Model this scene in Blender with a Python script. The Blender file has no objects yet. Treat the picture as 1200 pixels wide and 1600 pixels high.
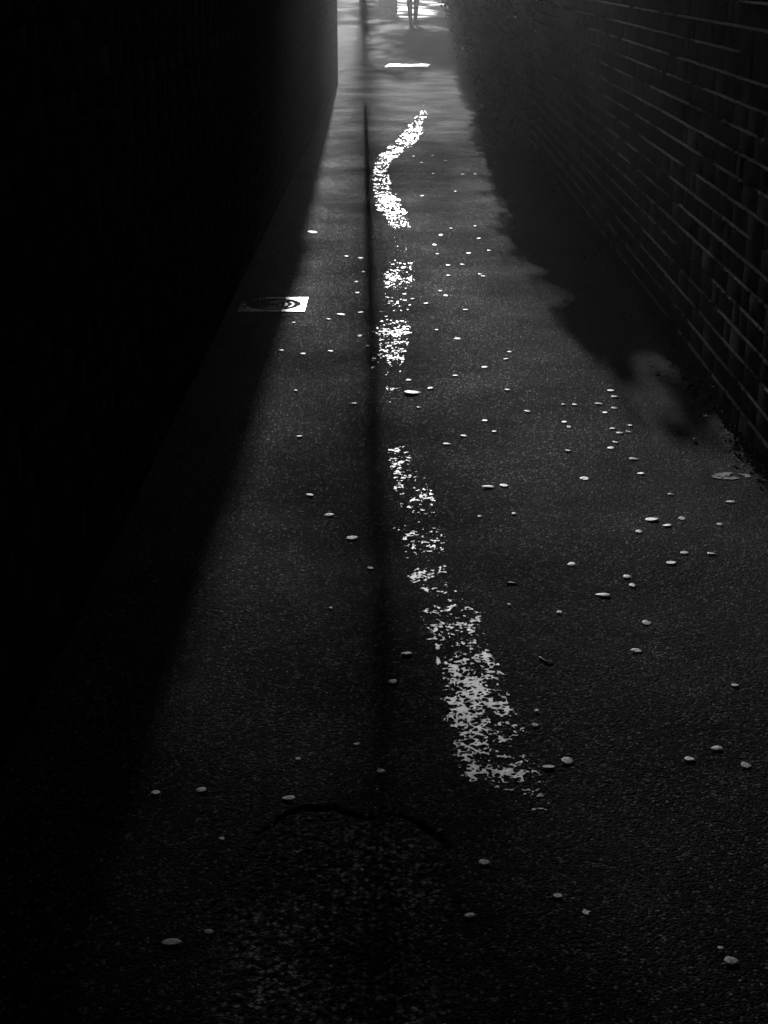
import bpy, bmesh, math, random
import numpy as np
from mathutils import Vector, Matrix, noise as mnoise
R = math.radians
random.seed(7)
rng = np.random.default_rng(11)
scene = bpy.context.scene
C = scene.collection

# ---------------------------------------------------------------- camera
F_PX, HORIZON, CAM_H = 2310.0, -55.0, 1.5          # focal length in photo pixels, horizon row, eye height
PITCH = math.atan2(800 - HORIZON, F_PX)
YAW = math.atan2(19, F_PX / math.cos(PITCH))
cam = bpy.data.cameras.new("camera"); cam_ob = bpy.data.objects.new("camera", cam); C.objects.link(cam_ob)
cam.sensor_fit = 'VERTICAL'; cam.sensor_height = 36; cam.lens = 36 * F_PX / 1600
cam.clip_start = 0.05; cam.clip_end = 600
cam_ob.location = (0, 0, CAM_H)
cam_ob.rotation_euler = (math.pi / 2 - PITCH, 0, YAW)
scene.camera = cam_ob

# ---------------------------------------------------------------- sun and sky
SUN_EL, SUN_AZ = R(14.0), R(1.26)                    # sun low ahead, a touch left of the alley
world = bpy.data.worlds.new("World"); scene.world = world; world.use_nodes = True
wn = world.node_tree; wn.nodes.clear()
sky = wn.nodes.new('ShaderNodeTexSky'); sky.sky_type = 'NISHITA'; sky.sun_disc = False
sky.sun_elevation = SUN_EL; sky.sun_rotation = -SUN_AZ
bw = wn.nodes.new('ShaderNodeRGBToBW'); bg = wn.nodes.new('ShaderNodeBackground'); wo = wn.nodes.new('ShaderNodeOutputWorld')
bg.inputs['Strength'].default_value = 0.05
wn.links.new(sky.outputs[0], bw.inputs[0]); wn.links.new(bw.outputs[0], bg.inputs[0]); wn.links.new(bg.outputs[0], wo.inputs[0])
sun = bpy.data.lights.new("sun", 'SUN'); sun.energy = 5.0; sun.angle = R(0.5); sun.color = (1, 1, 1)
sun_ob = bpy.data.objects.new("sun", sun); C.objects.link(sun_ob)
sun_dir = Vector((-math.sin(SUN_AZ) * math.cos(SUN_EL), math.cos(SUN_AZ) * math.cos(SUN_EL), math.sin(SUN_EL)))
sun_ob.rotation_euler = sun_dir.to_track_quat('Z', 'Y').to_euler(); sun_ob.location = (0, 60, 16)
vs = scene.view_settings
vs.view_transform = 'Standard'; vs.look = 'None'; vs.exposure = -0.45; vs.gamma = 1
scene.cycles.use_denoising = True
scene.cycles.max_bounces = 6; scene.cycles.volume_bounces = 0
scene.cycles.transparent_max_bounces = 8
scene.cycles.sample_clamp_indirect = 4

# ---------------------------------------------------------------- projection helpers (photo pixel <-> flat ground)
cp, sp, cy, sy = math.cos(PITCH), math.sin(PITCH), math.cos(YAW), math.sin(YAW)
def at(px, py, z=0.0):
    u, v = (px - 600) / F_PX, (py - 800) / F_PX
    dx, dy, dz = u, cp - v * sp, -sp - v * cp
    dx, dy = cy * dx - sy * dy, sy * dx + cy * dy
    t = (z - CAM_H) / dz
    return dx * t, dy * t
def to_px(X, Y, Z=0.0):
    x, y, z = cy * X + sy * Y, -sy * X + cy * Y, Z - CAM_H
    d = y * cp - z * sp
    return 600 + F_PX * x / d, 800 - F_PX * (y * sp + z * cp) / d
def m_per_px(py):                                    # metres per photo pixel across, on the ground at row py
    return CAM_H / ((py - HORIZON) * cp)

# ---------------------------------------------------------------- object helpers
def tag(o, label=None, cat=None, group=None, kind=None):
    if label: o['label'] = label
    if cat: o['category'] = cat
    if group: o['group'] = group
    if kind: o['kind'] = kind
    return o
def empty(name, loc=(0, 0, 0), rz=0.0):
    o = bpy.data.objects.new(name, None); C.objects.link(o)
    o.location = loc; o.rotation_euler = (0, 0, rz); o.empty_display_size = 0.1
    return o
def link(name, me, material, parent=None):
    o = bpy.data.objects.new(name, me); C.objects.link(o)
    if material: me.materials.append(material)
    if parent: o.parent = parent
    return o
def from_bm(name, bm, material, parent=None, smooth=False):
    me = bpy.data.meshes.new(name); bm.to_mesh(me); bm.free()
    if smooth: me.polygons.foreach_set('use_smooth', [True] * len(me.polygons))
    return link(name, me, material, parent)
def from_arrays(name, verts, faces, material, parent=None, smooth=False):
    """verts (n,3), faces (m,k) with one k, as numpy"""
    me = bpy.data.meshes.new(name)
    verts = np.asarray(verts, np.float32); faces = np.asarray(faces, np.int32)
    m, k = faces.shape
    me.vertices.add(len(verts)); me.vertices.foreach_set('co', verts.ravel())
    me.loops.add(m * k); me.loops.foreach_set('vertex_index', faces.ravel())
    me.polygons.add(m); me.polygons.foreach_set('loop_start', np.arange(0, m * k, k, dtype=np.int32))
    if smooth: me.polygons.foreach_set('use_smooth', np.ones(m, bool))
    me.update(calc_edges=True)
    return link(name, me, material, parent)
def add_box(bm, x0, x1, y0, y1, z0, z1, bevel=0.0):
    r = bmesh.ops.create_cube(bm, size=1.0)
    bmesh.ops.scale(bm, vec=(x1 - x0, y1 - y0, z1 - z0), verts=r['verts'])
    bmesh.ops.translate(bm, vec=((x0 + x1) / 2, (y0 + y1) / 2, (z0 + z1) / 2), verts=r['verts'])
    if bevel:
        es = list({e for v in r['verts'] for e in v.link_edges})
        bmesh.ops.bevel(bm, geom=es, offset=bevel, segments=2, affect='EDGES', profile=0.6)
def add_lathe(bm, prof, n=24, cx=0.0, cy_=0.0):
    rings = []
    for r_, z in prof:
        rings.append([bm.verts.new((cx + r_ * math.cos(2 * math.pi * i / n), cy_ + r_ * math.sin(2 * math.pi * i / n), z)) for i in range(n)])
    for a, b in zip(rings, rings[1:]):
        for i in range(n):
            bm.faces.new((a[i], a[(i + 1) % n], b[(i + 1) % n], b[i]))
    bm.faces.new(list(reversed(rings[0]))); bm.faces.new(rings[-1])
def add_tube(bm, pts, radii, n=8):
    rings = []
    for i, p in enumerate(pts):
        p = Vector(p)
        t = (Vector(pts[min(i + 1, len(pts) - 1)]) - Vector(pts[max(i - 1, 0)])).normalized()
        a = t.orthogonal().normalized() if abs(t.z) > .95 else t.cross(Vector((0, 0, 1))).normalized()
        b = t.cross(a)
        rings.append([bm.verts.new(p + radii[i] * (a * math.cos(2 * math.pi * k / n) + b * math.sin(2 * math.pi * k / n))) for k in range(n)])
    for r0, r1 in zip(rings, rings[1:]):
        for k in range(n):
            bm.faces.new((r0[k], r0[(k + 1) % n], r1[(k + 1) % n], r1[k]))
    bm.faces.new(list(reversed(rings[0]))); bm.faces.new(rings[-1])

# ---------------------------------------------------------------- materials (all neutral grey: a black-and-white photograph)
def mat(name, lo, hi=None, rough=0.6, spec=0.5, scale=20.0, detail=6.0, bump=0.0, bump_scale=None, metallic=0.0, rough_var=0.0, translucent=0.0):
    m = bpy.data.materials.new(name); m.use_nodes = True
    nt = m.node_tree; L = nt.links; b = nt.nodes['Principled BSDF']
    b.inputs['Roughness'].default_value = rough; b.inputs['Metallic'].default_value = metallic
    b.inputs['Specular IOR Level'].default_value = spec
    tc = nt.nodes.new('ShaderNodeTexCoord')
    n1 = nt.nodes.new('ShaderNodeTexNoise'); n1.inputs['Scale'].default_value = scale; n1.inputs['Detail'].default_value = detail
    L.new(tc.outputs['Object'], n1.inputs['Vector'])
    cr = nt.nodes.new('ShaderNodeValToRGB')
    cr.color_ramp.elements[0].position = 0.3; cr.color_ramp.elements[1].position = 0.7
    hi = lo if hi is None else hi
    cr.color_ramp.elements[0].color = (lo, lo, lo, 1); cr.color_ramp.elements[1].color = (hi, hi, hi, 1)
    L.new(n1.outputs['Fac'], cr.inputs[0]); L.new(cr.outputs[0], b.inputs['Base Color'])
    if rough_var:
        mr = nt.nodes.new('ShaderNodeMapRange'); mr.inputs[3].default_value = rough - rough_var; mr.inputs[4].default_value = rough + rough_var
        mr.inputs[1].default_value = .3; mr.inputs[2].default_value = .7
        L.new(n1.outputs['Fac'], mr.inputs[0]); L.new(mr.outputs[0], b.inputs['Roughness'])
    if bump:
        n2 = nt.nodes.new('ShaderNodeTexNoise'); n2.inputs['Scale'].default_value = bump_scale or scale * 4; n2.inputs['Detail'].default_value = 6
        L.new(tc.outputs['Object'], n2.inputs['Vector'])
        bp = nt.nodes.new('ShaderNodeBump'); bp.inputs['Strength'].default_value = 1.0; bp.inputs['Distance'].default_value = bump
        L.new(n2.outputs['Fac'], bp.inputs['Height']); L.new(bp.outputs[0], b.inputs['Normal'])
    if translucent:
        tr = nt.nodes.new('ShaderNodeBsdfTranslucent'); L.new(cr.outputs[0], tr.inputs[0])
        mx = nt.nodes.new('ShaderNodeMixShader'); mx.inputs[0].default_value = translucent
        L.new(b.outputs[0], mx.inputs[1]); L.new(tr.outputs[0], mx.inputs[2])
        L.new(mx.outputs[0], nt.nodes['Material Output'].inputs[0])
    return m

def asphalt_material():
    m = bpy.data.materials.new("asphalt"); m.use_nodes = True
    nt = m.node_tree; L = nt.links; b = nt.nodes['Principled BSDF']
    N = nt.nodes.new
    tc = N('ShaderNodeTexCoord')
    def noise(scale, detail=5, rough=.6):
        n = N('ShaderNodeTexNoise'); n.inputs['Scale'].default_value = scale; n.inputs['Detail'].default_value = detail; n.inputs['Roughness'].default_value = rough
        L.new(tc.outputs['Object'], n.inputs['Vector']); return n.outputs['Fac']
    def mrange(src, a, b_, c, d):
        r = N('ShaderNodeMapRange'); r.inputs[1].default_value = a; r.inputs[2].default_value = b_; r.inputs[3].default_value = c; r.inputs[4].default_value = d
        L.new(src, r.inputs[0]); return r.outputs[0]
    def math_(op, a, b_):
        n = N('ShaderNodeMath'); n.operation = op
        for i, v in enumerate((a, b_)):
            if isinstance(v, (int, float)): n.inputs[i].default_value = v
            else: L.new(v, n.inputs[i])
        return n.outputs[0]
    vo = N('ShaderNodeTexVoronoi'); vo.inputs['Scale'].default_value = 170; L.new(tc.outputs['Object'], vo.inputs['Vector'])
    sep = N('ShaderNodeSeparateColor'); L.new(vo.outputs['Color'], sep.inputs[0])
    chip = mrange(sep.outputs[0], 0.0, 1.0, 0.1, 2.0)
    pale = mrange(sep.outputs[1], 0.905, 0.925, 0.0, 0.075)            # pale stones, scattered to stand in for sun glints
    wear = mrange(noise(2.6, 7), 0.38, 0.64, 0.002, 0.014)           # patches worn paler
    at_ = N('ShaderNodeAttribute'); at_.attribute_name = 'coarse'
    wear = math_('ADD', wear, math_('MULTIPLY', at_.outputs['Fac'], 0.004))      # the repair's paler stone
    v2 = N('ShaderNodeTexVoronoi'); v2.inputs['Scale'].default_value = 92; L.new(tc.outputs['Object'], v2.inputs['Vector'])
    s2 = N('ShaderNodeSeparateColor'); L.new(v2.outputs['Color'], s2.inputs[0])
    stone = math_('MULTIPLY', math_('MULTIPLY', at_.outputs['Fac'], mrange(s2.outputs[0], 0.45, 1.0, 0.0, 0.26)), mrange(v2.outputs['Distance'], 0.35, 0.6, 1.0, 0.1))
    base = math_('ADD', math_('ADD', math_('MULTIPLY', wear, chip), pale), stone)
    cc = N('ShaderNodeCombineColor')
    for i in range(3): L.new(base, cc.inputs[i])
    L.new(cc.outputs[0], b.inputs['Base Color'])
    rg = mrange(noise(1.6, 5), 0.35, 0.65, 0.72, 0.86)
    rg2 = math_('SUBTRACT', rg, mrange(sep.outputs[2], 0.86, 0.95, 0.0, 0.25))
    L.new(rg2, b.inputs['Roughness'])
    b.inputs['Specular IOR Level'].default_value = 0.012
    inv = math_('SUBTRACT', math_('MULTIPLY', sep.outputs[1], 0.9), math_('MULTIPLY', vo.outputs['Distance'], 0.8))
    fine = math_('MULTIPLY', noise(420, 3), 0.35)
    bp = N('ShaderNodeBump'); bp.inputs['Strength'].default_value = 1.0; bp.inputs['Distance'].default_value = 0.0038
    L.new(math_('ADD', inv, fine), bp.inputs['Height']); L.new(bp.outputs[0], b.inputs['Normal'])
    return m

M = dict(
    asphalt=asphalt_material(),
    verge=mat("verge_dirt", .015, .04, rough=.9, spec=.05, scale=3, bump=.02, bump_scale=30),
    paint=mat("worn_road_paint", .22, .74, rough=.42, scale=45, bump=.0004, bump_scale=350),
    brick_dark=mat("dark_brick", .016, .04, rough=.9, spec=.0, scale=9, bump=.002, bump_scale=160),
    brick=mat("brick", .007, .024, rough=.9, spec=.0, scale=9, bump=.0006, bump_scale=160),  # albedo held near black so the wall reads as out of the sun
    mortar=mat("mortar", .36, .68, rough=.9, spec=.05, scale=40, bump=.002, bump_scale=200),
    mortar_dark=mat("dark_mortar", .03, .06, rough=.9, spec=.0, scale=40, bump=.002, bump_scale=200),  # darker mortar, for the left wall and both wall cores
    coping=mat("coping_stone", .08, .16, rough=.85, scale=8, bump=.003, bump_scale=60),
    metal=mat("galvanised_metal", .75, .85, rough=.32, metallic=0, scale=14, rough_var=.08),
    cover=mat("polished_cover_metal", .6, .8, rough=.42, metallic=1, scale=60, rough_var=.1, bump=.0006, bump_scale=300),
    iron=mat("cast_iron", .08, .14, rough=.32, metallic=0, scale=50, rough_var=.1, bump=.0006, bump_scale=200),
    lens=mat("lamp_glass", .6, .7, rough=.3, scale=5),
    leaf=mat("dry_leaf", .05, .17, rough=.42, spec=.4, scale=60, bump=.0006, bump_scale=400),
    hedge=mat("hedge_leaf", .03, .13, rough=.2, spec=.8, scale=5, translucent=.15),
    crown=mat("tree_leaf", .03, .08, rough=.45, scale=2, translucent=.25),
    bark=mat("bark", .05, .12, rough=.9, scale=14, bump=.01, bump_scale=30),
    cloth=mat("dark_cloth", .008, .014, rough=.9, spec=.0, scale=60, bump=.001, bump_scale=400),
    jacket=mat("jacket_cloth", .03, .05, rough=.85, spec=.2, scale=60, bump=.001, bump_scale=300),
    shoe=mat("shoe_leather", .012, .02, rough=.45, scale=30),
    skin=mat("skin", .3, .36, rough=.5, scale=30),
    hair=mat("hair", .015, .03, rough=.5, scale=80),
)

# ---------------------------------------------------------------- numpy noise for the road surface
def hash2(ix, iy, seed):
    h = (ix.astype(np.int64) * 374761393 + iy.astype(np.int64) * 668265263 + seed * 2147483647) & 0xFFFFFFFF
    h = ((h ^ (h >> 13)) * 1274126177) & 0xFFFFFFFF
    h = ((h ^ (h >> 16)) * 2246822519) & 0xFFFFFFFF
    return ((h ^ (h >> 15)) & 0xFFFFFF) / float(0x1000000)
def worley(x, y, cell, seed):
    gx, gy = x / cell, y / cell
    ix, iy = np.floor(gx), np.floor(gy)
    f1 = np.full(x.shape, 9.0); f2 = np.full(x.shape, 9.0); hid = np.zeros(x.shape)
    for dx in (-1, 0, 1):
        for dy in (-1, 0, 1):
            cx, cyy = ix + dx, iy + dy
            px = cx + hash2(cx, cyy, seed); py = cyy + hash2(cx, cyy, seed + 1)
            d = np.hypot(px - gx, py - gy)
            near = d < f1
            f2 = np.where(near, f1, np.minimum(f2, d))
            hid = np.where(near, hash2(cx, cyy, seed + 2), hid)
            f1 = np.where(near, d, f1)
    return f1, f2, hid
def vnoise(x, y, cell, seed):
    gx, gy = x / cell, y / cell
    ix, iy = np.floor(gx), np.floor(gy)
    fx, fy = gx - ix, gy - iy
    fx = fx * fx * (3 - 2 * fx); fy = fy * fy * (3 - 2 * fy)
    a, b = hash2(ix, iy, seed), hash2(ix + 1, iy, seed)
    c, d = hash2(ix, iy + 1, seed), hash2(ix + 1, iy + 1, seed)
    return (a * (1 - fx) + b * fx) * (1 - fy) + (c * (1 - fx) + d * fx) * fy
def fbm(x, y, cell, seed, n=4):
    s = 0; a = .5
    for k in range(n):
        s = s + a * vnoise(x, y, cell / 2 ** k, seed + 17 * k); a *= .5
    return s

# ---------------------------------------------------------------- ground, path
PATCH = [at(*p) for p in ((322, 1640), (318, 1500), (345, 1400), (395, 1315), (455, 1275), (520, 1258), (575, 1276), (660, 1284), (705, 1330), (730, 1640))]
def patch_sdf(x, y):                                  # signed distance to the coarse repair patch, negative inside
    d = np.full(x.shape, 9.0); ins = np.zeros(x.shape, bool)
    n = len(PATCH)
    for i in range(n):
        (ax, ay), (bx, by) = PATCH[i], PATCH[(i + 1) % n]
        ex, ey = bx - ax, by - ay
        t = np.clip(((x - ax) * ex + (y - ay) * ey) / (ex * ex + ey * ey), 0, 1)
        d = np.minimum(d, np.hypot(x - ax - t * ex, y - ay - t * ey))
        c = ((ay > y) != (by > y)) & (x < (bx - ax) * (y - ay) / (by - ay + 1e-12) + ax)
        ins ^= c
    return np.where(ins, -d, d)
def road_height(x, y):
    f1, f2, hid = worley(x, y, 0.0075, 3)
    h = 0.0012 * (hid - .5) + 0.0004 * np.clip(1 - f1 * 1.3, 0, 1)
    h = h + 0.006 * (fbm(x, y, 0.35, 90, 3) - .45) + 0.012 * (fbm(x, y, 1.4, 60, 2) - .38)
    sd = patch_sdf(x, y) + 0.05 * (fbm(x, y, .06, 71, 5) - .45)
    g1, g2, gid = worley(x, y, 0.0110, 31)
    hp = 0.0020 * (gid - .5) + 0.0024 * np.clip(1 - g1 * 1.35, 0, 1) + 0.0005
    k = np.clip(-sd / .012, 0, 1)
    h = h * (1 - k) + hp * k
    h = h - 0.007 * np.exp(-(sd / (.003 + .009 * vnoise(x, y, .05, 73))) ** 2) * np.clip(vnoise(x, y, .09, 74) * 2.2 - .25, 0, 1) * np.clip((y - 1.9) / .4, 0, 1)
    return h

XL, XR = -0.80, 1.19
ys = [1.25]
while ys[-1] < 62: ys.append(ys[-1] + max(0.0034, ys[-1] ** 2 / 2300))
ys = np.array(ys); xs = np.linspace(XL, XR, 560)
GX, GY = np.meshgrid(xs, ys)
fade = np.clip(1.4 - np.gradient(ys) / 0.025, 0.0, 1)[:, None]
low = 0.006 * (fbm(GX, GY, 0.35, 90, 3) - .45) + 0.012 * (fbm(GX, GY, 1.4, 60, 2) - .38)
H = road_height(GX, GY) * fade + low * (1 - fade)
nx, ny = len(xs), len(ys)
idx = np.arange(nx * ny).reshape(ny, nx)
quads = np.stack([idx[:-1, :-1], idx[:-1, 1:], idx[1:, 1:], idx[1:, :-1]], -1).reshape(-1, 4)
path = from_arrays("path", np.stack([GX, GY, H], -1).reshape(-1, 3), quads, M['asphalt'], smooth=True)
ca = path.data.attributes.new('coarse', 'FLOAT', 'POINT')
ca.data.foreach_set('value', (np.clip(-(patch_sdf(GX, GY) + 0.035 * (fbm(GX, GY, .05, 71, 4) - .45)) / .06, 0, 1) * np.clip(fbm(GX, GY, .22, 72, 3) * 2.2 - .25, 0, 1)).astype(np.float32).ravel())
tag(path, "worn dark asphalt path running up the alley between brick wall and shadow", "path", kind='structure')
bm = bmesh.new(); s = 88
bm.faces.new([bm.verts.new(p) for p in ((-s, -s, -.02), (s, -s, -.02), (s, s, -.02), (-s, s, -.02))])
tag(from_bm("ground", bm, M['asphalt']), "dark asphalt ground around and beyond the alley", "ground", kind='structure')

bm = bmesh.new()
bm.faces.new([bm.verts.new(p) for p in ((.0, 46.5, .03), (6, 46.5, .03), (6, 78, .03), (-.4, 78, .03))])
M['sun_pale'] = mat("sunlit_pale_paving", .30, .5, rough=.6, spec=.3, scale=1.2, bump=.004, bump_scale=40)  # pale colour stands in for sunlight on the far ground
tag(from_bm("pavement", bm, M['sun_pale']), "far paving where the alley opens out, coloured pale to look sunlit", "pavement", kind='structure')

# ---------------------------------------------------------------- worn white line
LINE = [(158, 657, 672, .25), (175, 655, 672, .35), (190, 640, 664, .55), (210, 628, 660, .75), (225, 610, 652, .55), (240, 592, 628, .65), (260, 581, 608, .64),
        (300, 581, 615, .64), (325, 586, 633, .62), (345, 603, 643, .62), (352, 606, 645, .5), (362, 612, 645, .12), (385, 612, 645, .20), (397, 606, 647, .22), (405, 604, 650, .5), (440, 597, 649, .5),
        (452, 596, 648, .30), (480, 592, 647, .30), (500, 588, 647, .34), (508, 580, 647, .5), (545, 588, 640, .46), (575, 572, 632, .44), (590, 590, 630, .16),
        (610, 600, 628, .10), (650, 603, 628, .05), (690, 600, 632, .16), (720, 605, 650, .28), (735, 608, 668, .40), (770, 610, 682, .40), (830, 612, 697, .42),
        (860, 625, 700, .40), (900, 634, 706, .42), (925, 640, 730, .44), (950, 641, 748, .42), (975, 650, 762, .46), (1010, 663, 778, .42),
        (1060, 682, 792, .42), (1090, 688, 803, .48), (1130, 696, 826, .53), (1180, 708, 848, .56), (1215, 718, 858, .55), (1235, 735, 860, .5), (1250, 800, 864, .36), (1268, 845, 864, .2)]
LY = np.array([l[0] for l in LINE], float); LL = np.array([l[1] for l in LINE], float); LR = np.array([l[2] for l in LINE], float); LD = np.array([l[3] for l in LINE], float)
def paint_field(x, y):
    u, v = to_px(x, y)
    l, r, dn = np.interp(v, LY, LL), np.interp(v, LY, LR), np.interp(v, LY, LD, left=0, right=0)
    t = (u - l) / np.maximum(r - l, 1e-6)
    edge = np.minimum(t, 1 - t)                         # >0 inside the stripe
    big = fbm(x, y, .16, 201, 3) / .875
    mid = fbm(x, y, .045, 233, 3) / .875
    fin = fbm(x, y, .010, 260, 2) / .75
    f1, f2, hid = worley(x, y, .016, 41)
    e1, e2, hid2 = worley(x + .006 * fin, y + .008 * mid, .027, 57)
    net = np.maximum(1 - (f2 - f1) * 3.4, 1 - (e2 - e1) * 3.6)       # crazed network left between the stones
    val = .58 * net + .42 * (mid - .5) * 2 + .45 * (big - .5) * 2 + .55 * (fin - .5) * 2
    thr = 1.06 - 1.08 * dn
    soft = np.clip(edge / .12, -3, 1)
    f = val - thr - .45 * (1 - soft)
    return np.where((dn > .001), f, -1)
def marching(field, x0, x1, y0, y1, dx, dy):
    """filled contour of field > 0 with thin skirts, as vertex and face lists"""
    xa = np.arange(x0, x1 + dx, dx); ya = np.arange(y0, y1 + dy, dy)
    X, Y = np.meshgrid(xa, ya); Fv = field(X, Y)
    verts, faces, cache, rim = [], [], {}, []
    def corner(i, j):
        k = (i, j)
        if k not in cache: cache[k] = len(verts); verts.append((xa[j], ya[i]))
        return cache[k]
    def cross(a, b):
        k = (a, b) if a < b else (b, a)
        if k not in cache:
            t = Fv[k[0]] / (Fv[k[0]] - Fv[k[1]]); t = min(max(t, .03), .97)
            p, q = k
            cache[k] = len(verts)
            verts.append((xa[p[1]] * (1 - t) + xa[q[1]] * t, ya[p[0]] * (1 - t) + ya[q[0]] * t))
        return cache[k]
    ins = Fv > 0
    act = ins[:-1, :-1] | ins[1:, :-1] | ins[:-1, 1:] | ins[1:, 1:]
    for i, j in zip(*np.nonzero(act)):
        cs = ((i, j), (i, j + 1), (i + 1, j + 1), (i + 1, j))
        poly, tags = [], []
        for q in range(4):
            a, b = cs[q], cs[(q + 1) % 4]
            if ins[a]: poly.append(corner(*a)); tags.append(0)
            if ins[a] != ins[b]: poly.append(cross(a, b)); tags.append(1 if ins[a] else 2)
        if len(poly) >= 3:
            faces.append(poly)
            for q in range(len(poly)):
                if tags[q] == 1 and tags[(q + 1) % len(poly)] == 2: rim.append((poly[q], poly[(q + 1) % len(poly)]))
    return verts, faces, rim
def slab(chunks, name, zbase, thick):
    V, Fc = [], []
    for verts, faces, rim in chunks:
        if not verts: continue
        o = len(V); n = len(verts)
        arr = np.array(verts)
        zz = 0.006 * (fbm(arr[:, 0], arr[:, 1], 0.35, 90, 3) - .45) + 0.012 * (fbm(arr[:, 0], arr[:, 1], 1.4, 60, 2) - .38) + zbase + .0012 * (fbm(arr[:, 0], arr[:, 1], .02, 5, 2) - .4)
        V += [(a, b, c) for (a, b), c in zip(verts, zz)]
        Fc += [[o + k for k in f] for f in faces]
        low = {}
        for a, b in rim:
            for k in (a, b):
                if k not in low: low[k] = len(V); V.append((arr[k, 0], arr[k, 1], zz[k] - thick))
            Fc.append([o + b, o + a, low[a], low[b]])
    me = bpy.data.meshes.new(name); me.from_pydata(V, [], Fc); me.update()
    return me
chunks = []
yy = at(600, 1272)[1]; y_end = at(600, 157)[1]
while yy < y_end:
    y2 = min(yy * 1.18, y_end)
    stp = max(.0020, yy * .00070)
    chunks.append(marching(paint_field, -.50, .42, yy, y2, stp, max(stp, yy * yy / 2600)))
    yy = y2 + 1e-6
marking = link("road_marking", slab(chunks, "road_marking", .0012, .004), M['paint'])
tag(marking, "worn crooked white painted line wandering up the middle of the path", "road marking")
print("paint", len(marking.data.polygons))

# flakes of old paint in the dark foreground
def flake_field(x, y):
    u, v = to_px(x, y)
    f1, f2, hid = worley(x, y, .02, 77)
    val = .5 * (1 - (f2 - f1) * 3.2) + .9 * (fbm(x, y, .03, 301, 3) / .875 - .5) + .5 * (fbm(x, y, .012, 333, 2) / .75 - .5)
    m1 = 1 - np.hypot((u - 925) / 55, (v - 1425) / 26); m2 = 1 - np.hypot((u - 868 - (v - 1480) * .75) / 24, (v - 1512) / 46)
    return val - .42 - .5 * (1 - np.clip(np.maximum(m1, m2), -1, 1))
q0, q1 = at(850, 1560), at(1000, 1385)
fl = link("paint_flakes", slab([marching(flake_field, q0[0] - .02, q1[0] + .05, q0[1], q1[1], .0022, .0022)], "paint_flakes", .0012, .004), M['paint'])
tag(fl, "faint scraps of scraped white paint in the dark near foreground", "paint scraps", kind='stuff')
def splat_field(x, y):
    u, v = to_px(x, y)
    r = np.hypot((u - 1141) / 27, (v - 745) / 5.5)
    return .0 - .55 * np.abs(r - .8) + 1.25 * (fbm(x, y, .045, 401, 3) / .875 - .5) + .5 * (fbm(x, y, .012, 405, 2) / .75 - .5) - np.clip(r - 1, 0, 9)
q0, q1 = at(1100, 760), at(1185, 733)
splat = link("mortar_splat", slab([marching(splat_field, q0[0] - .03, q1[0] + .06, q0[1], q1[1], .003, .003)], "mortar_splat", .002, .006), M['mortar'])
tag(splat, "pale ragged ring of dried mortar on the path close to the brick wall", "mortar splat")

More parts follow.
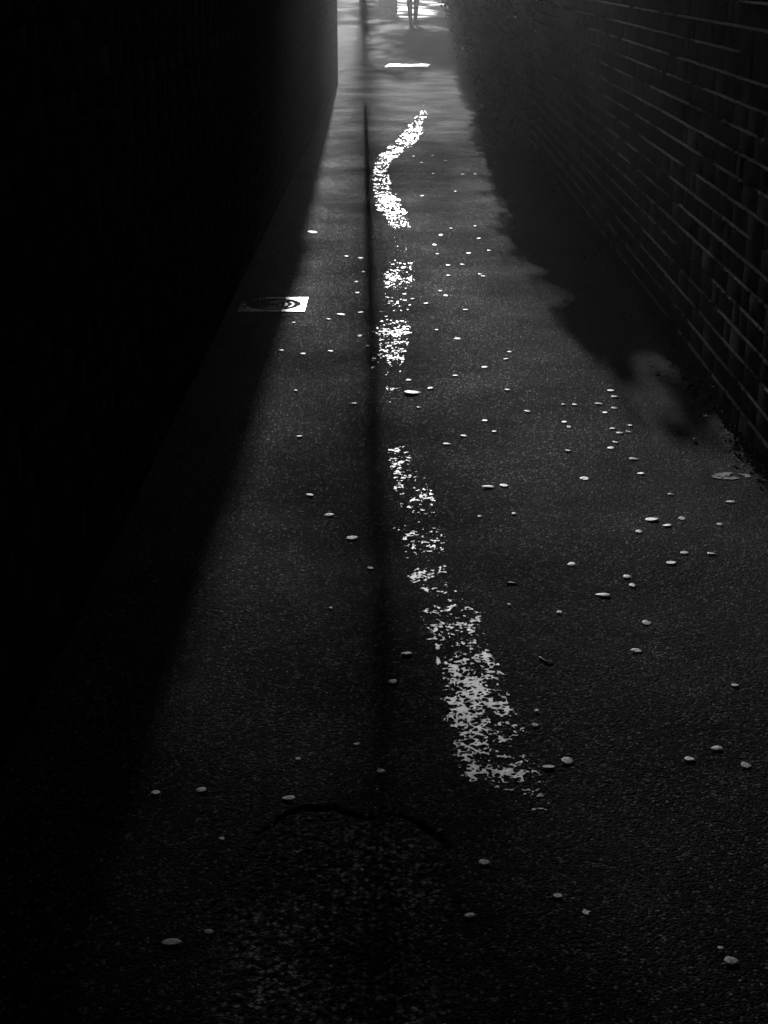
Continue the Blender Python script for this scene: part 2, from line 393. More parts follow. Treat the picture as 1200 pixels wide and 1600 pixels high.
# ---------------------------------------------------------------- brick walls
def brick_wall(name, label, X, face, y0, y1, height, mb, mm, thick=.22):
    """face=+1: the seen face looks to +X. Bricks and mortar are pattern: one mesh each."""
    root = empty(name, (X, (y0 + y1) / 2, 0)); tag(root, label, "wall")
    ox, oy = X, (y0 + y1) / 2
    pitch_z, pitch_y, joint = .0815, .2275, .0115
    V, Fq = [], []
    rows = int(height / pitch_z)
    rr = random.Random(hash(name) % 1000 if False else len(name))
    for k in range(rows):
        z0, z1 = k * pitch_z + joint / 2, (k + 1) * pitch_z - joint / 2
        y = y0 + (0 if k % 2 else -pitch_y / 2)
        while y < y1:
            # a mix of stretchers and headers
            w = pitch_y if rr.random() < .72 else pitch_y / 2
            a, b = max(y + joint / 2 * rr.uniform(.6, 1.3), y0), min(y + w - joint / 2, y1)
            y += w
            if b - a < .02: continue
            pr = rr.gauss(0, .0004); j = lambda s=.0016: rr.gauss(0, s)
            za, zb = z0 + j(.001), z1 + j(.0014)
            o = len(V)
            # four corners deep, four at the face with a slightly worn arris
            for (yy_, zz_) in ((a, za), (b, za), (b, zb), (a, zb)): V.append((-face * .03, yy_ - oy, zz_))
            for (yy_, zz_) in ((a, za), (b, za), (b, zb), (a, zb)): V.append((face * (pr - .0012 + j(.0003)), yy_ - oy, zz_))
            ins = .0018
            for (yy_, zz_) in ((a + ins, za + ins), (b - ins, za + ins), (b - ins, zb - ins), (a + ins, zb - ins)): V.append((face * (pr + j(.0002)), yy_ - oy + j(.001), zz_ + j(.001)))
            for q in range(4):
                n = (q + 1) % 4
                Fq.append((o + q, o + n, o + 4 + n, o + 4 + q)); Fq.append((o + 4 + q, o + 4 + n, o + 8 + n, o + 8 + q))
            Fq.append((o + 8, o + 9, o + 10, o + 11))
    Fq = np.array(Fq)
    if face < 0: Fq = Fq[:, ::-1]
    from_arrays("brickwork", V, Fq, mb, root)
    bm = bmesh.new()
    add_box(bm, .0045 if face < 0 else -thick, thick if face < 0 else -.0045, y0 - oy, y1 - oy, 0, height - .002)
    from_bm("wall_core", bm, mm, root)
    # weather-struck bed joints, ragged, proud in places
    step = .008; yv = np.arange(y0, y1, step); n = len(yv)
    V, Fq = [], []
    for k in range(1, rows):
        z = k * pitch_z
        am = fbm(yv, np.full(n, k * 3.7), .30, 700, 3) / .875; am2 = fbm(yv, np.full(n, k * 9.1), .024, 720, 3) / .875
        proud = np.clip((am - .42) * .044 + (am2 - .5) * .024, -.0075, .004)
        zj = .0034 * (fbm(yv, np.full(n, k * 5.3), .1, 740, 2) - .4)
        o = len(V)
        prof = ((-.0075, .0062), (None, -.0035), (-.0075, -.0075))
        for u, dz in prof:
            for i in range(n):
                uu = proud[i] if u is None else u
                if u is None: zz_ = z + dz - .012 * max(0, am2[i] - .42)
                else: zz_ = z + dz
                V.append((face * uu, yv[i] - oy, zz_ + zj[i])); continue
                V.append((face * uu, yv[i] - oy, z + dz + zj[i]))
        for c in range(2):
            for i in range(n - 1):
                a = o + c * n + i
                Fq.append((a, a + 1, a + 1 + n, a + n))
    Fq = np.array(Fq)
    if face > 0: Fq = Fq[:, ::-1]
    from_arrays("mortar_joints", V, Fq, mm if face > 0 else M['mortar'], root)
    bm = bmesh.new(); yy_ = y0
    while yy_ < y1 - .05:
        e = min(yy_ + .60, y1)
        lo, hi = (-.03, thick + .03) if face < 0 else (-thick - .03, .03)
        add_box(bm, lo, hi, yy_ - oy + .003, e - oy - .003, height, height + .07, .008)
        yy_ = e
    from_bm("coping", bm, M['coping'], root)
    return root
WALL_L, WALL_L_END, WALL_L_H = -0.775, 20.6, 3.0
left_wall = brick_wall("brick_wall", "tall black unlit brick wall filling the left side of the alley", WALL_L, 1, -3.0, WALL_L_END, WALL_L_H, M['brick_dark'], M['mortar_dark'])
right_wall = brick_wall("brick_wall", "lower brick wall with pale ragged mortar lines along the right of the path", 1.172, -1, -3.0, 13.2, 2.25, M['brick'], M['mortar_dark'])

# ---------------------------------------------------------------- leaf scatter for hedge and trees
def leaf_cloud(name, pos, size, mat_, parent, up=.35, seed=1):
    r = np.random.default_rng(seed)
    n = len(pos)
    nrm = r.normal(size=(n, 3)); nrm[:, 2] += up; nrm /= np.linalg.norm(nrm, axis=1)[:, None]
    t = r.normal(size=(n, 3)); t -= nrm * np.sum(t * nrm, 1)[:, None]; t /= np.linalg.norm(t, axis=1)[:, None]
    b = np.cross(nrm, t)
    L = (size * r.uniform(.6, 1.3, n))[:, None]; W = L * r.uniform(.42, .62, n)[:, None]
    fold = L * .12
    tip, tail = pos + t * L, pos - t * L
    l, rr = pos + b * W + nrm * fold, pos - b * W + nrm * fold
    V = np.stack([tail, rr, tip, l], 1).reshape(-1, 3)
    k = np.arange(n) * 4
    Fq = np.concatenate([np.stack([k, k + 1, k + 2], 1), np.stack([k, k + 2, k + 3], 1)])
    return from_arrays(name, V, Fq, mat_, parent)

def hedge(y0, y1, xin, xout, top, n, seed, label):
    r = np.random.default_rng(seed)
    root = empty("hedge", ((xin + xout) / 2, (y0 + y1) / 2, 0)); tag(root, label, "hedge")
    ox, oy = (xin + xout) / 2, (y0 + y1) / 2
    y = y0 + (y1 - y0) * r.random(n) ** 2.1                       # denser towards the camera, where leaves show larger
    z = top * r.random(n) ** .8 + .03
    face = xin + .016 * (y - 14) - .38 * np.clip(z / 1.3, 0, 1) - .16 * np.clip((vnoise(y, z, .22, 815) + .5 * vnoise(y, z, .09, 816) - .85) / .4, 0, 1) + .10 * (fbm(y, z * 1.3, 1.1, 811, 3) / .875 - .5) * 2 + .10 * (.5 - vnoise(y, z * .0, 2.5, 830))
    dep = r.exponential(.10, n)
    x = np.minimum(face + dep, xout)
    topmask = z > top * .93
    x = np.where(topmask, face + (xout - face) * r.random(n), x)
    endm = r.random(n) < .14                                        # leaves on the end that faces the camera
    y = np.where(endm, y0 + r.exponential(.12, n) + .25 * vnoise(x, z, .5, 850), y)
    x = np.where(endm, xin + .05 + (xout - xin) * r.random(n), x)
    z = z + .12 * (vnoise(x, y, .6, 860) - .5) * (z / top)
    yl = y - z / .249; xl = x + .022 * (y - yl)
    y_end = np.interp(xl, (.60, .80, .95, 1.1), (8.4, 6.9, 5.9, 5.3))
    blob = fbm(xl, yl * .75, .24, 871, 3) / .875
    keep = (yl > y_end - .2 + 4.2 * (.5 - blob)) | ((yl > y_end - 1.1) & (vnoise(xl, yl * .4, .15, 874) > .80))
    keep |= r.random(n) < .012
    x, y, z = x[keep], y[keep], z[keep]; n = len(x)
    sz = .021 + .00055 * (y - y0) + .006 * r.random(n)
    ns = int((y1 - y0) * 5)                                         # sprigs that stick out over the path and catch the sun
    sy = y0 + .6 + (y1 - y0 - 1) * r.random(ns) ** 1.4; sz_ = .1 + 1.5 * r.random(ns)
    sx = xin + .016 * (sy - 14) - .38 * np.clip(sz_ / 1.3, 0, 1) - .06
    p = np.repeat(np.stack([sx, sy, sz_], 1), 16, 0); tt = np.tile(np.linspace(0, 1, 16), ns)[:, None]
    dirs = np.repeat(np.stack([-.05 - .12 * r.random(ns), .30 * (r.random(ns) - .5), .16 * (r.random(ns) - .3)], 1), 16, 0)
    p = p + tt * dirs + r.normal(size=p.shape) * .018
    x, y, z = np.concatenate([x, p[:, 0]]), np.concatenate([y, p[:, 1]]), np.concatenate([z, np.maximum(p[:, 2], .04)])
    sz = np.concatenate([sz, .020 + .0006 * (p[:, 1] - y0)])
    leaf_cloud("foliage", np.stack([x - ox, y - oy, z], 1), sz, M['hedge'], root, up=.5, seed=seed)
    # twiggy dark interior: crossing stems
    bm = bmesh.new(); rd = random.Random(seed)
    yy = y0 + .25
    while yy < y1:
        bx = xin + .32 + rd.uniform(-.05, .12) - ox
        for k in range(4):
            ang = rd.uniform(0, 6.28); sp_ = rd.uniform(.05, .3)
            add_tube(bm, [(bx, yy - oy, 0), (bx + .3 * sp_ * math.cos(ang), yy - oy + sp_ * math.sin(ang), top * .4), (bx + .6 * sp_ * math.cos(ang), yy - oy + 1.8 * sp_ * math.sin(ang), top * .92)], [.016, .011, .004], 5)
        yy += rd.uniform(.35, .6)
    from_bm("stem", bm, M['bark'], root)
    return root
hedge(13.0, 33.0, 1.05, 1.75, 2.2, 140000, 21, "clipped leafy hedge along the right edge of the path beyond the brick wall")
hedge(35.0, 46.0, 1.30, 2.1, 1.7, 16000, 22, "far ragged bush past the hedge on the right where the path opens to light")

def tree(loc, height, crown_r, crown_z, n, seed, label, lean=(0, 0), leaf=.10, group=None):
    root = empty("tree", loc); tag(root, label, "tree", group)
    rd = random.Random(seed); r = np.random.default_rng(seed)
    bm = bmesh.new()
    top = Vector((lean[0], lean[1], height * .82))
    bow = lambda f: Vector((lean[0] * max(0, (f - .3) / .7) ** 1.6, lean[1], top.z * f))
    pts = [bow(f) for f in (0, .3, .6, .8, 1)]
    add_tube(bm, pts, [height * .015, height * .012, height * .008, height * .006, height * .004], 9)
    tips = []
    for k in range(16):
        f = rd.uniform(max(.32, (crown_z[0] - 1.5) / height), .97); p = bow(f); a = rd.uniform(0, 6.28)
        e = Vector((lean[0] + crown_r * .8 * math.cos(a), lean[1] + crown_r * .8 * math.sin(a), crown_z[0] + (crown_z[1] - crown_z[0]) * rd.uniform(.15, .95)))
        m_ = (p + e) / 2 + Vector((0, 0, .25))
        add_tube(bm, [p, m_, e], [height * .006, height * .004, .012], 6); tips += [m_, e, p.lerp(e, .75)]
    from_bm("trunk", bm, M['bark'], root)
    # leaf clumps around limb ends
    cl = []
    for t in tips:
        for _ in range(3):
            cl.append((t.x + rd.gauss(0, crown_r * .16), t.y + rd.gauss(0, crown_r * .16), t.z + rd.gauss(0, (crown_z[1] - crown_z[0]) * .08), rd.uniform(.35, .8) * crown_r * .3))
    cl = np.array(cl); pick = r.integers(0, len(cl), n)
    pos = cl[pick, :3] + r.normal(size=(n, 3)) * cl[pick, 3:4] * np.array([1, 1, .75])
    pos = pos[pos[:, 2] > crown_z[0] - .2]
    leaf_cloud("crown", pos, leaf * np.ones(len(pos)), M['crown'], root, up=.6, seed=seed)
    return root
TREES = [
    ((3.3, 50.0, 0), 9.5, 1.8, (1.6, 10.2), 17000, 31, "broad leafy tree behind the far bush, overhanging the end of the path", (-2.4, 0)),
    ((4.6, 58.0, 0), 9.0, 2.5, (5.2, 9.0), 4200, 32, "leafy tree standing farthest right beyond the path", (-1.0, 0)),
    ((-5.2, 62.0, 0), 20.0, 2.2, (15.3, 19.6), 12000, 33, "tallest tree far beyond the end of the path", (3.9, 0)),  # added out of view to darken the near foreground
]
for t in TREES: tree(*t[:7], lean=t[7])

r_ = np.random.default_rng(99); nw = 9000
wx = r_.uniform(-80, 80, nw); wz = r_.random(nw) * (9.5 + 5 * vnoise(wx, wx * 0, 9, 900)) 
wood = leaf_cloud("added_treeline", np.stack([wx, 82 + r_.uniform(-2.5, 2.5, nw), wz], 1), np.full(nw, .75), M['crown'], None, .3, 77)  # unseen treeline added to cut the low sky's glow
tag(wood, "unseen mass of far trees added to block the low sky", "added_treeline", kind='stuff')

# ---------------------------------------------------------------- unseen cable added as a shadow caster, gate pier
p0 = at(571, 168)
cable = empty("added_shadow_cable", (p0[0], p0[1], 0)); tag(cable, "thick cable added out of view to cast the long thin shadow by the white line", "cable")
def on_line(d): return (-math.tan(SUN_AZ) * (d - p0[1]), d - p0[1])         # runs towards the sun's bearing
run = [(17.2, 7.0), (18.0, 5.3), (18.7, 4.05), (19.3, 3.2), (20.0, 2.62), (21.2, 2.30), (23, 2.14), (25, 2.10), (26.6, 2.28), (28.5, 2.85), (31, 3.75), (40, 7.0), (66, 16.0)]  # sag shaped by where its shadow should land
bm = bmesh.new(); add_tube(bm, [(*on_line(d), z) for d, z in run], [.056, .056, .055, .052, .048, .044, .040, .037, .034, .03, .026, .022, .022], 12)
from_bm("sheath", bm, M['cloth'], cable, True)
bm = bmesh.new(); e = on_line(17.2); add_tube(bm, [(-2.0 - p0[0], e[1], 6.1), (e[0], e[1], 7.02)], [.02, .02], 8); from_bm("wall_bracket", bm, M['metal'], cable, True)
bm = bmesh.new(); e = on_line(66.2); add_lathe(bm, [(.14, 0), (.12, 4), (.09, 16.0), (.06, 16.1)], 16, *e); from_bm("pole", bm, M['bark'], cable, True)

xr, yb = at(621, 24)
pier = empty("gate_pier", (xr - .30, yb + .17, 0)); tag(pier, "squat stone pier at the edge of the bright paving beside the walker", "gate pier")
bm = bmesh.new()
for k in range(4): add_box(bm, -.30 + .002 * (k % 2), .30 - .002 * (k % 2), -.2, .2, k * .24 + .002, (k + 1) * .24 - .002, .01)
from_bm("shaft", bm, M['coping'], pier)
bm = bmesh.new(); add_box(bm, -.33, .33, -.23, .23, .96, 1.03, .012); from_bm("cap", bm, M['coping'], pier)

# ---------------------------------------------------------------- covers in the path
c0 = (at(479, 476)[0] - .155, at(479, 476)[1])
cov = empty("drain_cover", (c0[0], c0[1], -.0035)); tag(cov, "shiny square drain cover with round lid half in the black wall's shadow", "drain cover")
bm = bmesh.new()
n = 48; ro = .128; hs = .155
outer, inner = [], []
for i in range(n):
    a = 2 * math.pi * i / n; ca, sa = math.cos(a), math.sin(a); k = hs / max(abs(ca), abs(sa))
    outer.append((ca * k, sa * k)); inner.append((ca * ro, sa * ro))
vo = [bm.verts.new((x, y, .006)) for x, y in outer]; vi = [bm.verts.new((x, y, .006)) for x, y in inner]
vl = [bm.verts.new((x, y, -.02)) for x, y in inner]; vb = [bm.verts.new((x * 1.01, y * 1.01, -.012)) for x, y in outer]
for i in range(n):
    j = (i + 1) % n
    bm.faces.new((vo[i], vo[j], vi[j], vi[i])); bm.faces.new((vi[i], vi[j], vl[j], vl[i])); bm.faces.new((vb[i], vb[j], vo[j], vo[i]))
from_bm("frame", bm, M['iron'], cov)
lid_b = bmesh.new(); add_lathe(lid_b, [(.108, -.018), (.108, -.003), (.106, -.001)], 40)
lid = from_bm("lid", lid_b, M['iron'], cov)
bm = bmesh.new()
for rr_, w in ((.092, .010), (.062, .010), (.032, .010)):
    segs = 40
    for s_ in range(segs):
        if s_ % 10 in (4, 5): continue
        a, b = 2 * math.pi * s_ / segs, 2 * math.pi * (s_ + 1) / segs
        q = [((rr_ + o) * math.cos(t), (rr_ + o) * math.sin(t)) for o, t in ((-w / 2, a), (w / 2, a), (w / 2, b), (-w / 2, b))]
        up_ = [bm.verts.new((x, y, .005)) for x, y in q]; dn_ = [bm.verts.new((x, y, -.001)) for x, y in q]
        bm.faces.new(up_)
        for k in range(4): bm.faces.new((dn_[k], dn_[(k + 1) % 4], up_[(k + 1) % 4], up_[k]))
from_bm("raised_rings", bm, M['iron'], lid)

mc = at(637, 104)
mp = empty("metal_plate", (mc[0], mc[1], .004), R(-5)); tag(mp, "bright white metal plate set across the path well beyond the white line's end", "metal plate")
bm = bmesh.new(); add_box(bm, -.30, .30, -.30, .30, -.01, .018, .004); from_bm("plate", bm, M['cover'], mp)
bm = bmesh.new()
for a in ((-.33, .33, .303, .33), (-.33, .33, -.33, -.303), (-.33, -.303, -.303, .303), (.303, .33, -.303, .303)): add_box(bm, *a, -.01, .012, .002)
from_bm("rim", bm, M['metal'], mp)

# ---------------------------------------------------------------- fallen leaves
def leaf_mesh(k):
    rd = random.Random(500 + k); n = 18
    bm = bmesh.new(); top = []
    rings = []
    point = rd.uniform(.1, .5); bend = rd.uniform(-.06, .2); twist = rd.uniform(-.3, .3)
    for r_ in (1.0, .62, .28):
        ring = []
        for i in range(n):
            a = 2 * math.pi * i / n
            x = math.cos(a) * r_; y = math.sin(a) * r_ * (.86 + .14 * rd.random())
            if x > 0: x *= 1 + point * x * x; y *= 1 - .5 * point * abs(math.cos(a)) ** 3
            z = bend * (1 - r_ * r_) * 2.0 + twist * x * y - .05 * math.exp(-(y / .1) ** 2) * (1 - r_)
            ring.append(bm.verts.new((x, y, z + .02)))
        rings.append(ring)
    ctr = bm.verts.new((0, 0, bend * 2.0))
    for a, b in zip(rings, rings[1:]):
        for i in range(n): bm.faces.new((a[i], a[(i + 1) % n], b[(i + 1) % n], b[i]))
    for i in range(n): bm.faces.new((rings[-1][i], rings[-1][(i + 1) % n], ctr))
    low = [bm.verts.new((v.co.x * .97, v.co.y * .97, v.co.z - .04)) for v in rings[0]]
    for i in range(n): bm.faces.new((low[i], low[(i + 1) % n], rings[0][(i + 1) % n], rings[0][i]))
    bm.faces.new(list(reversed(low)))
    me = bpy.data.meshes.new("fallen_leaf"); bm.to_mesh(me); bm.free()
    me.polygons.foreach_set('use_smooth', [True] * len(me.polygons)); me.materials.append(M['leaf'])
    return me
LEAF_MESH = [leaf_mesh(k) for k in range(6)]
# (photo x, photo y, width, height, own label or None)
LEAVES = [
 (794,609,9,4),(825,642,10,4),(882,659,8,4),(889,667,8,4),(898,632,8,4),(881,632,8,3),(937,631,13,4),(960,620,12,4),(955,610,11,5),(960,638,11,4),(946,645,9,4),
 (985,665,8,5),(958,670,10,4),(968,677,11,4),(982,675,9,3),(962,691,10,4),(955,700,11,5),(888,704,10,4),(990,717,16,5),(1002,740,11,5),(914,748,14,7),
 (788,759,14,6),(803,803,8,4),(1048,774,11,4),(1143,785,15,5),(1125,820,10,5),(1066,810,10,8),(1018,811,22,9),(1043,821,14,6),(999,831,12,7),
 (894,882,13,8),(1111,865,14,5),(1048,879,16,7),(1069,864,14,5),(980,901,16,8),(988,914,12,10),(944,930,25,10),(1010,974,17,11),(995,1018,18,9),(1148,1072,14,7),
 (874,958,11,6),(796,946,8,4),(1103,651,8,3),
 (660,306,7,3),(679,382,8,3),(689,367,8,3),(705,357,6,3),(743,353,6,3),(749,372,7,3),(764,391,7,3),(732,395,8,3),(684,396,6,3),(700,414,9,3),(723,413,8,3),(701,430,9,4),
 (750,428,7,3),(755,431,8,3),(688,454,7,3),(697,462,8,3),(666,474,10,4),(644,467,8,4),(728,484,9,3),(682,515,6,4),(715,529,11,3),(797,550,8,3),(791,561,10,3),(758,574,10,4),
 (712,587,9,3),(638,594,9,4),(672,606,10,5),(643,611,26,11),(462,611,7,4),(474,553,9,4),(440,548,8,3),(517,549,9,3),(562,525,8,4),(575,541,6,3),(459,504,7,3),(513,498,8,4),
 (534,491,14,4),(563,488,9,3),(558,457,8,3),(557,440,6,3),(568,425,7,3),(564,403,10,4),(542,400,7,3),(489,363,16,3),(659,254,5,2),(646,244,5,2),(676,243,5,2),(696,251,5,2),
 (677,271,5,2),(723,272,5,2),(743,272,5,2),(773,255,5,2),(712,299,6,2),
 (554,630,10,4),(654,636,7,3),(758,656,9,4),(772,673,8,3),(725,680,10,4),(698,693,13,4),(765,761,20,7),(513,804,16,6),(549,840,18,8),(579,889,11,6),
 (517,951,7,4),(636,1021,20,8),(615,1064,14,12),(485,772,12,6),(468,681,10,4),(749,807,6,3),
 (887,1187,21,17),(858,1198,24,10),(839,1111,9,7),(836,1133,13,9),(244,1239,16,11),(315,1235,19,11),(452,1248,24,12),(595,1205,16,11),(558,1163,12,7),(465,1187,10,6),
 (347,1312,10,7),(326,1457,17,11),(267,1472,35,18),(1077,1186,20,13),(1122,1169,20,12),(1165,1195,18,14),(756,1349,20,13),(872,1402,17,13),(735,1433,20,11),(1142,1501,27,22),
 (1125,1483,11,9),(834,1266,9,6),
]
OWN = {
 (643,611): "largest dull leaf lying in the gap of the white line", (944,930): "long pointed leaf on the open asphalt right of the white line", (765,761): "long leaf with a stub of stalk, left one of a pair",
 (788,759): "bright leaf just right of the long leaf with a stalk", (914,748): "bright oval leaf alone on the asphalt level with the mortar splat", (887,1187): "round coin-like leaf beside the near end of the white line",
 (858,1198): "long leaf touching the right edge of the white line's near end", (452,1248): "pale leaf just above the dark seam of the coarse patch", (267,1472): "biggest blurred leaf lying left of the coarse patch",
 (315,1235): "domed leaf near the wall's shadow edge, level with the coarse patch's top", (244,1239): "dim leaf closest to the wall's shadow edge in the near foreground", (1142,1501): "broad dim leaf in the near right corner",
 (1125,1483): "small pale leaf touching the broad dim leaf in the near right corner", (326,1457): "small dim leaf beside the biggest leaf left of the coarse patch", (347,1312): "tiny leaf on the left edge of the coarse patch",
 (735,1433): "dimmest leaf in the dark right of the coarse patch", (872,1402): "dim leaf just above the faint paint scraps", (756,1349): "oval dim leaf between the coarse patch and the paint scraps",
 (1018,811): "longest leaf of the cluster on the shaded right of the path", (988,914): "upright round leaf on the asphalt just below a paler oval one", (980,901): "flat oval leaf just beyond an upright round one",
 (549,840): "plump oval leaf left of the thin shadow", (636,1021): "long flat leaf in the thin shadow beside the white line", (615,1064): "round dim leaf deep in the thin shadow",
 (644,467): "small leaf lying on the white line itself", (489,363): "thin bright sliver of leaf at the wall's shadow edge beyond the drain cover",
}
def zone(x, y):
    if y < 330: row = "beyond the line's bend"
    elif y < 450: row = "past the drain cover"
    elif y < 545: row = "level with the drain cover"
    elif y < 625: row = "by the line's last far paint"
    elif y < 700: row = "by the line's gap"
    elif y < 850: row = "by the line's broken middle"
    elif y < 1100: row = "by the line's crazed stretch"
    else: row = "by the line's near end"
    u = np.interp(y, (160, 700, 1200), (572, 597, 606))
    side = "left of the thin shadow" if x < u else ("right of the white line" if x < 800 or y < 600 else "on the right of the path" if x < 975 or y > 1000 else "near the brick wall")
    return side, row
from collections import defaultdict
zones = defaultdict(list)
for L_ in LEAVES:
    if (L_[0], L_[1]) not in OWN: zones[zone(L_[0], L_[1])].append(L_)
ORD = ["nearest", "second nearest", "third nearest", "fourth nearest", "fifth nearest", "sixth nearest", "seventh nearest", "eighth nearest", "ninth nearest", "tenth nearest", "eleventh nearest", "twelfth nearest", "thirteenth nearest"]
LBL = {}
for (side, row), ls in zones.items():
    ls.sort(key=lambda q: -q[1])
    for i, q in enumerate(ls):
        word = "only small leaf" if len(ls) == 1 else ("farthest small leaf" if i == len(ls) - 1 else ORD[i] + " small leaf")
        LBL[(q[0], q[1])] = f"{word} {side}, {row}"
for i, L_ in enumerate(LEAVES):
    x, y, w, h = L_
    X, Y = at(x, y + h * .2)
    k = m_per_px(y)
    depth = h * k / math.sin(math.atan2(CAM_H, Y)) * .80
    o = bpy.data.objects.new("fallen_leaf", LEAF_MESH[i % 6]); C.objects.link(o)
    a, b = w * k / 2, min(max(depth / 2, w * k * .25), w * k * .75)
    rz = random.uniform(-.25, .25) + (math.pi if random.random() < .5 else 0)
    o.rotation_euler = (random.uniform(-.10, .10), random.uniform(-.10, .10), rz)
    q_ = .9 if y < 900 else .8; a *= q_; b *= q_
    o.scale = (a, b, (a + b) * .5 * random.uniform(.18, .4))
    o.location = (X, Y, .0028 + float(0.006 * (fbm(np.array([X]), np.array([Y]), 0.35, 90, 3)[0] - .45) + 0.012 * (fbm(np.array([X]), np.array([Y]), 1.4, 60, 2)[0] - .38)))
    tag(o, OWN.get((x, y)) or LBL[(x, y)], "leaf", "leaves fallen on the asphalt path")
# two curled stalks
for x, y, pts, lb in ((801, 914, ((-9, 0), (-4, -1.5), (3, -.5), (9, 1.5)), "thin straight leaf stalk lying on the asphalt beside the line's crazed lower part"),
                      (853, 1034, ((-11, -4), (-7, -3), (-2, 1), (4, 3.5), (11, 3)), "bent leaf stalk with a thicker end on the asphalt right of the line")):
    bm = bmesh.new(); P = [at(x + a, y + b) for a, b in pts]
    add_tube(bm, [(q[0], q[1], .004) for q in P], [.0026, .0022] + [.0018] * (len(P) - 3) + [.001], 6)
    tag(from_bm("leaf_stalk", bm, M['leaf'], None, True), lb, "leaf stalk")
X, Y = at(1085, 690)
bm = bmesh.new(); bmesh.ops.create_icosphere(bm, subdivisions=2, radius=.007)
for v in bm.verts: v.co *= 1 + .3 * mnoise.noise(v.co * 90)
peb = from_bm("pebble", bm, M['paint'], None, True); peb.location = (X, Y, .005); tag(peb, "tiny white pebble on the shaded path near the brick wall", "pebble")

# ---------------------------------------------------------------- person far up the path
def skin_body(name, pts, edges, radii, material, parent, root=0, levels=1):
    me = bpy.data.meshes.new(name); me.from_pydata(pts, edges, []); o = link(name, me, material, parent)
    md = o.modifiers.new("skin", 'SKIN'); md.use_smooth_shade = True
    sk = me.skin_vertices[0].data if me.skin_vertices else None
    if sk is None:
        bm = bmesh.new(); bm.from_mesh(me); bm.verts.layers.skin.verify(); bm.to_mesh(me); bm.free(); sk = me.skin_vertices[0].data
    for i, r_ in enumerate(radii):
        sk[i].radius = r_ if isinstance(r_, tuple) else (r_, r_); sk[i].use_root = (i == root)
    s_ = o.modifiers.new("subdiv", 'SUBSURF'); s_.levels = levels; s_.render_levels = levels
    return o
PX, PY = at(645, 38)
person = empty("person", (PX, PY, 0)); tag(person, "person in dark narrow trousers standing far up the path, seen from the knees down", "person")
# the body (facing away, feet close together), one continuous surface with five-fingered hands
P, E, Rd = [], [], []
def V_(p, r_, link_to=None):
    P.append(p); Rd.append(r_)
    if link_to is not None: E.append((link_to, len(P) - 1))
    return len(P) - 1
pel = V_((0, 0, .94), (.15, .11)); wai = V_((0, 0, 1.10), (.13, .095), pel); chest = V_((0, .01, 1.30), (.165, .11), wai)
shl = V_((0, .0, 1.43), (.12, .075), chest); nk = V_((0, .01, 1.51), .055, shl); jaw = V_((0, .03, 1.58), (.06, .07), nk)
hd = V_((0, .015, 1.66), (.075, .095), jaw); crn = V_((0, .0, 1.735), (.06, .075), hd)
for s_ in (-1, 1):
    hip = V_((s_ * .095, 0, .86), .088, pel); kn = V_((s_ * .085, .02, .48), .056, hip); cf = V_((s_ * .075, -.01, .34), .054, kn)
    an = V_((s_ * .058, -.02, .09), .036, cf); V_((s_ * .075, .14, .035), .032, an)
    sh = V_((s_ * .19, 0, 1.42), .058, shl); el = V_((s_ * .235, -.03, 1.13), .040, sh); wr = V_((s_ * .23, .03, .89), .026, el)
    pm = V_((s_ * .225, .045, .82), (.020, .036), wr)
    for q, (dy, ln) in enumerate(((-.030, .060), (-.010, .078), (.010, .084), (.030, .074))):
        a_ = V_((s_ * .222, .048 + dy, .775), .009, pm); b_ = V_((s_ * .215, .052 + dy, .775 - ln * .55), .0085, a_); V_((s_ * .205, .052 + dy, .775 - ln), .007, b_)
    t0 = V_((s_ * .212, .085, .83), .010, wr); V_((s_ * .205, .10, .785), .008, t0)
skin_body("body", P, E, Rd, M['skin'], person)
P, E, Rd = [], [], []
top_ = V_((0, 0, .95), (.165, .125))
V_((0, 0, 1.03), (.150, .115), top_)
for s_ in (-1, 1):
    a = V_((s_ * .10, 0, .84), .102, top_); b = V_((s_ * .088, .02, .48), .072, a); c = V_((s_ * .078, -.008, .32), .066, b); V_((s_ * .060, -.02, .085), .050, c)
skin_body("trousers", P, E, Rd, M['cloth'], person)
P, E, Rd = [], [], []
a = V_((0, 0, .93), (.185, .14)); b = V_((0, 0, 1.12), (.16, .125), a); c = V_((0, .01, 1.31), (.19, .135), b); d = V_((0, 0, 1.435), (.14, .095), c); V_((0, .005, 1.485), .075, d)
for s_ in (-1, 1):
    e = V_((s_ * .195, 0, 1.42), .076, d); f = V_((s_ * .24, -.03, 1.13), .060, e); V_((s_ * .232, .03, .90), .044, f)
skin_body("jacket", P, E, Rd, M['jacket'], person)
for s_ in (-1, 1):
    P, E, Rd = [], [], []
    a = V_((s_ * .058, -.035, .055), (.043, .05)); b = V_((s_ * .068, .07, .042), (.044, .036), a); V_((s_ * .078, .17, .032), (.040, .026), b); V_((s_ * .056, -.075, .045), (.038, .04), a)
    skin_body("shoe", P, E, Rd, M['shoe'], person)
P, E, Rd = [], [], []
a = V_((0, -.02, 1.68), (.082, .088)); b = V_((0, -.005, 1.745), (.066, .08), a); V_((0, -.05, 1.61), (.07, .05), a)
skin_body("hair", P, E, Rd, M['hair'], person)
def blob(name, loc, dims, rad):
    bm = bmesh.new(); bmesh.ops.create_uvsphere(bm, u_segments=10, v_segments=8, radius=rad, matrix=Matrix.Translation(loc) @ Matrix.Diagonal((*dims, 1)))
    from_bm(name, bm, M['skin'], person, True)
for s_ in (-1, 1):
    blob("eye", (s_ * .032, .092, 1.655), (1, 1, 1), .012); blob("ear", (s_ * .082, .01, 1.645), (.25, .7, 1), .032)
blob("nose", (0, .115, 1.63), (.7, 1, 1.4), .018); blob("mouth", (0, .100, 1.585), (1.6, .5, .5), .016)

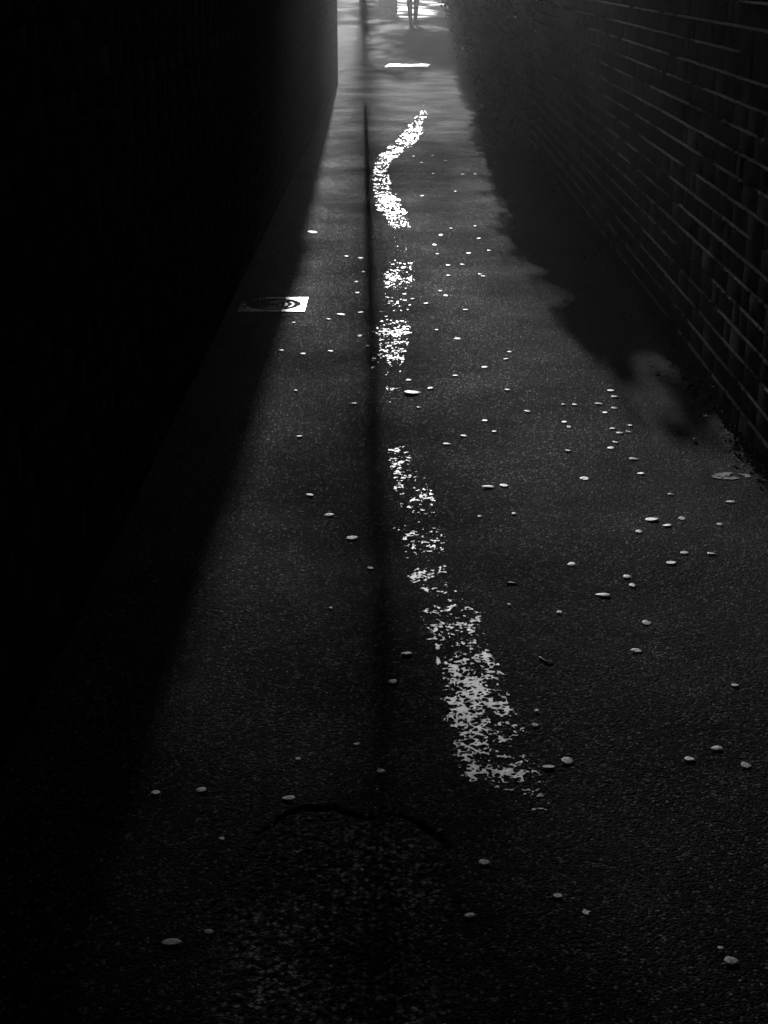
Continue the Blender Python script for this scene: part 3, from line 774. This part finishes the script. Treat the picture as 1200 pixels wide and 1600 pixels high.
# ---------------------------------------------------------------- unseen houses added behind both walls to block sky light
def added_house(label, x0, x1, y0, y1, h, win_x):
    root = empty("added_house", ((x0 + x1) / 2, (y0 + y1) / 2, 0)); tag(root, label, "added_house")
    w, d = (x1 - x0) / 2, (y1 - y0) / 2
    bm = bmesh.new(); add_box(bm, -w, w, -d, d, 0, h); from_bm("wall", bm, M['brick_dark'], root)
    bm = bmesh.new(); e = .3
    a = [bm.verts.new(p) for p in ((-w - e, -d - e, h + .003), (w + e, -d - e, h + .003), (w + e, d + e, h + .003), (-w - e, d + e, h + .003), (0, -d - e, h + w * .7), (0, d + e, h + w * .7))]
    for f in ((0, 1, 4), (3, 5, 2), (0, 4, 5, 3), (1, 2, 5, 4), (3, 2, 1, 0)): bm.faces.new([a[k] for k in f])
    from_bm("roof", bm, M['coping'], root)
    for k in range(4):
        yy_ = -d + (k + .5) * d / 2
        bm = bmesh.new(); add_box(bm, win_x * w - .04, win_x * w + .04, yy_ - .6, yy_ + .6, h * .55, h * .85, .01); from_bm("window", bm, M['lens'], root)
added_house("unseen sky-blocking house behind the right brick wall", 1.9, 8.5, -7.0, 12.0, 6.5, -1)
added_house("unseen sky-blocking house behind the left black wall", -11.0, -2.1, -7.0, 19.0, 6.0, 1)

# ---------------------------------------------------------------- litter and weeds in the joint at the foot of the right wall
r_ = np.random.default_rng(5); nl = 5200
ly = 3.8 + 9.5 * r_.random(nl) ** 1.4; lk = vnoise(ly, ly * 0, .35, 951)
lx = 1.168 - r_.exponential(.022, nl) * (.3 + 1.6 * lk ** 2); keep = (r_.random(nl) < lk * 1.3) & (lx > .95)
lz = .004 + r_.exponential(.012, nl) * lk
lit = leaf_cloud("litter", np.stack([lx, ly, lz], 1)[keep], .0045 + .009 * r_.random(nl)[keep], M['verge'], None, .9, 6)
tag(lit, "dark leaf litter and weeds gathered along the foot of the right brick wall", "litter", kind='stuff')

# ---------------------------------------------------------------- haze added in place of lens glare
bm = bmesh.new(); add_box(bm, -87, 87, -40, 87.5, -1.0, 19.5)
hz = bpy.data.materials.new("added_glare_haze"); hz.use_nodes = True; hz.node_tree.nodes.clear()
out = hz.node_tree.nodes.new('ShaderNodeOutputMaterial'); pv = hz.node_tree.nodes.new('ShaderNodeVolumePrincipled')
pv.inputs['Color'].default_value = (.9, .9, .9, 1); pv.inputs['Density'].default_value = .0048; pv.inputs['Anisotropy'].default_value = .9
hz.node_tree.links.new(pv.outputs[0], out.inputs['Volume'])
haze = from_bm("haze", bm, hz); tag(haze, "thin sunlit haze added to give the glow of lens glare", "haze", kind='stuff'); haze.display_type = 'WIRE'
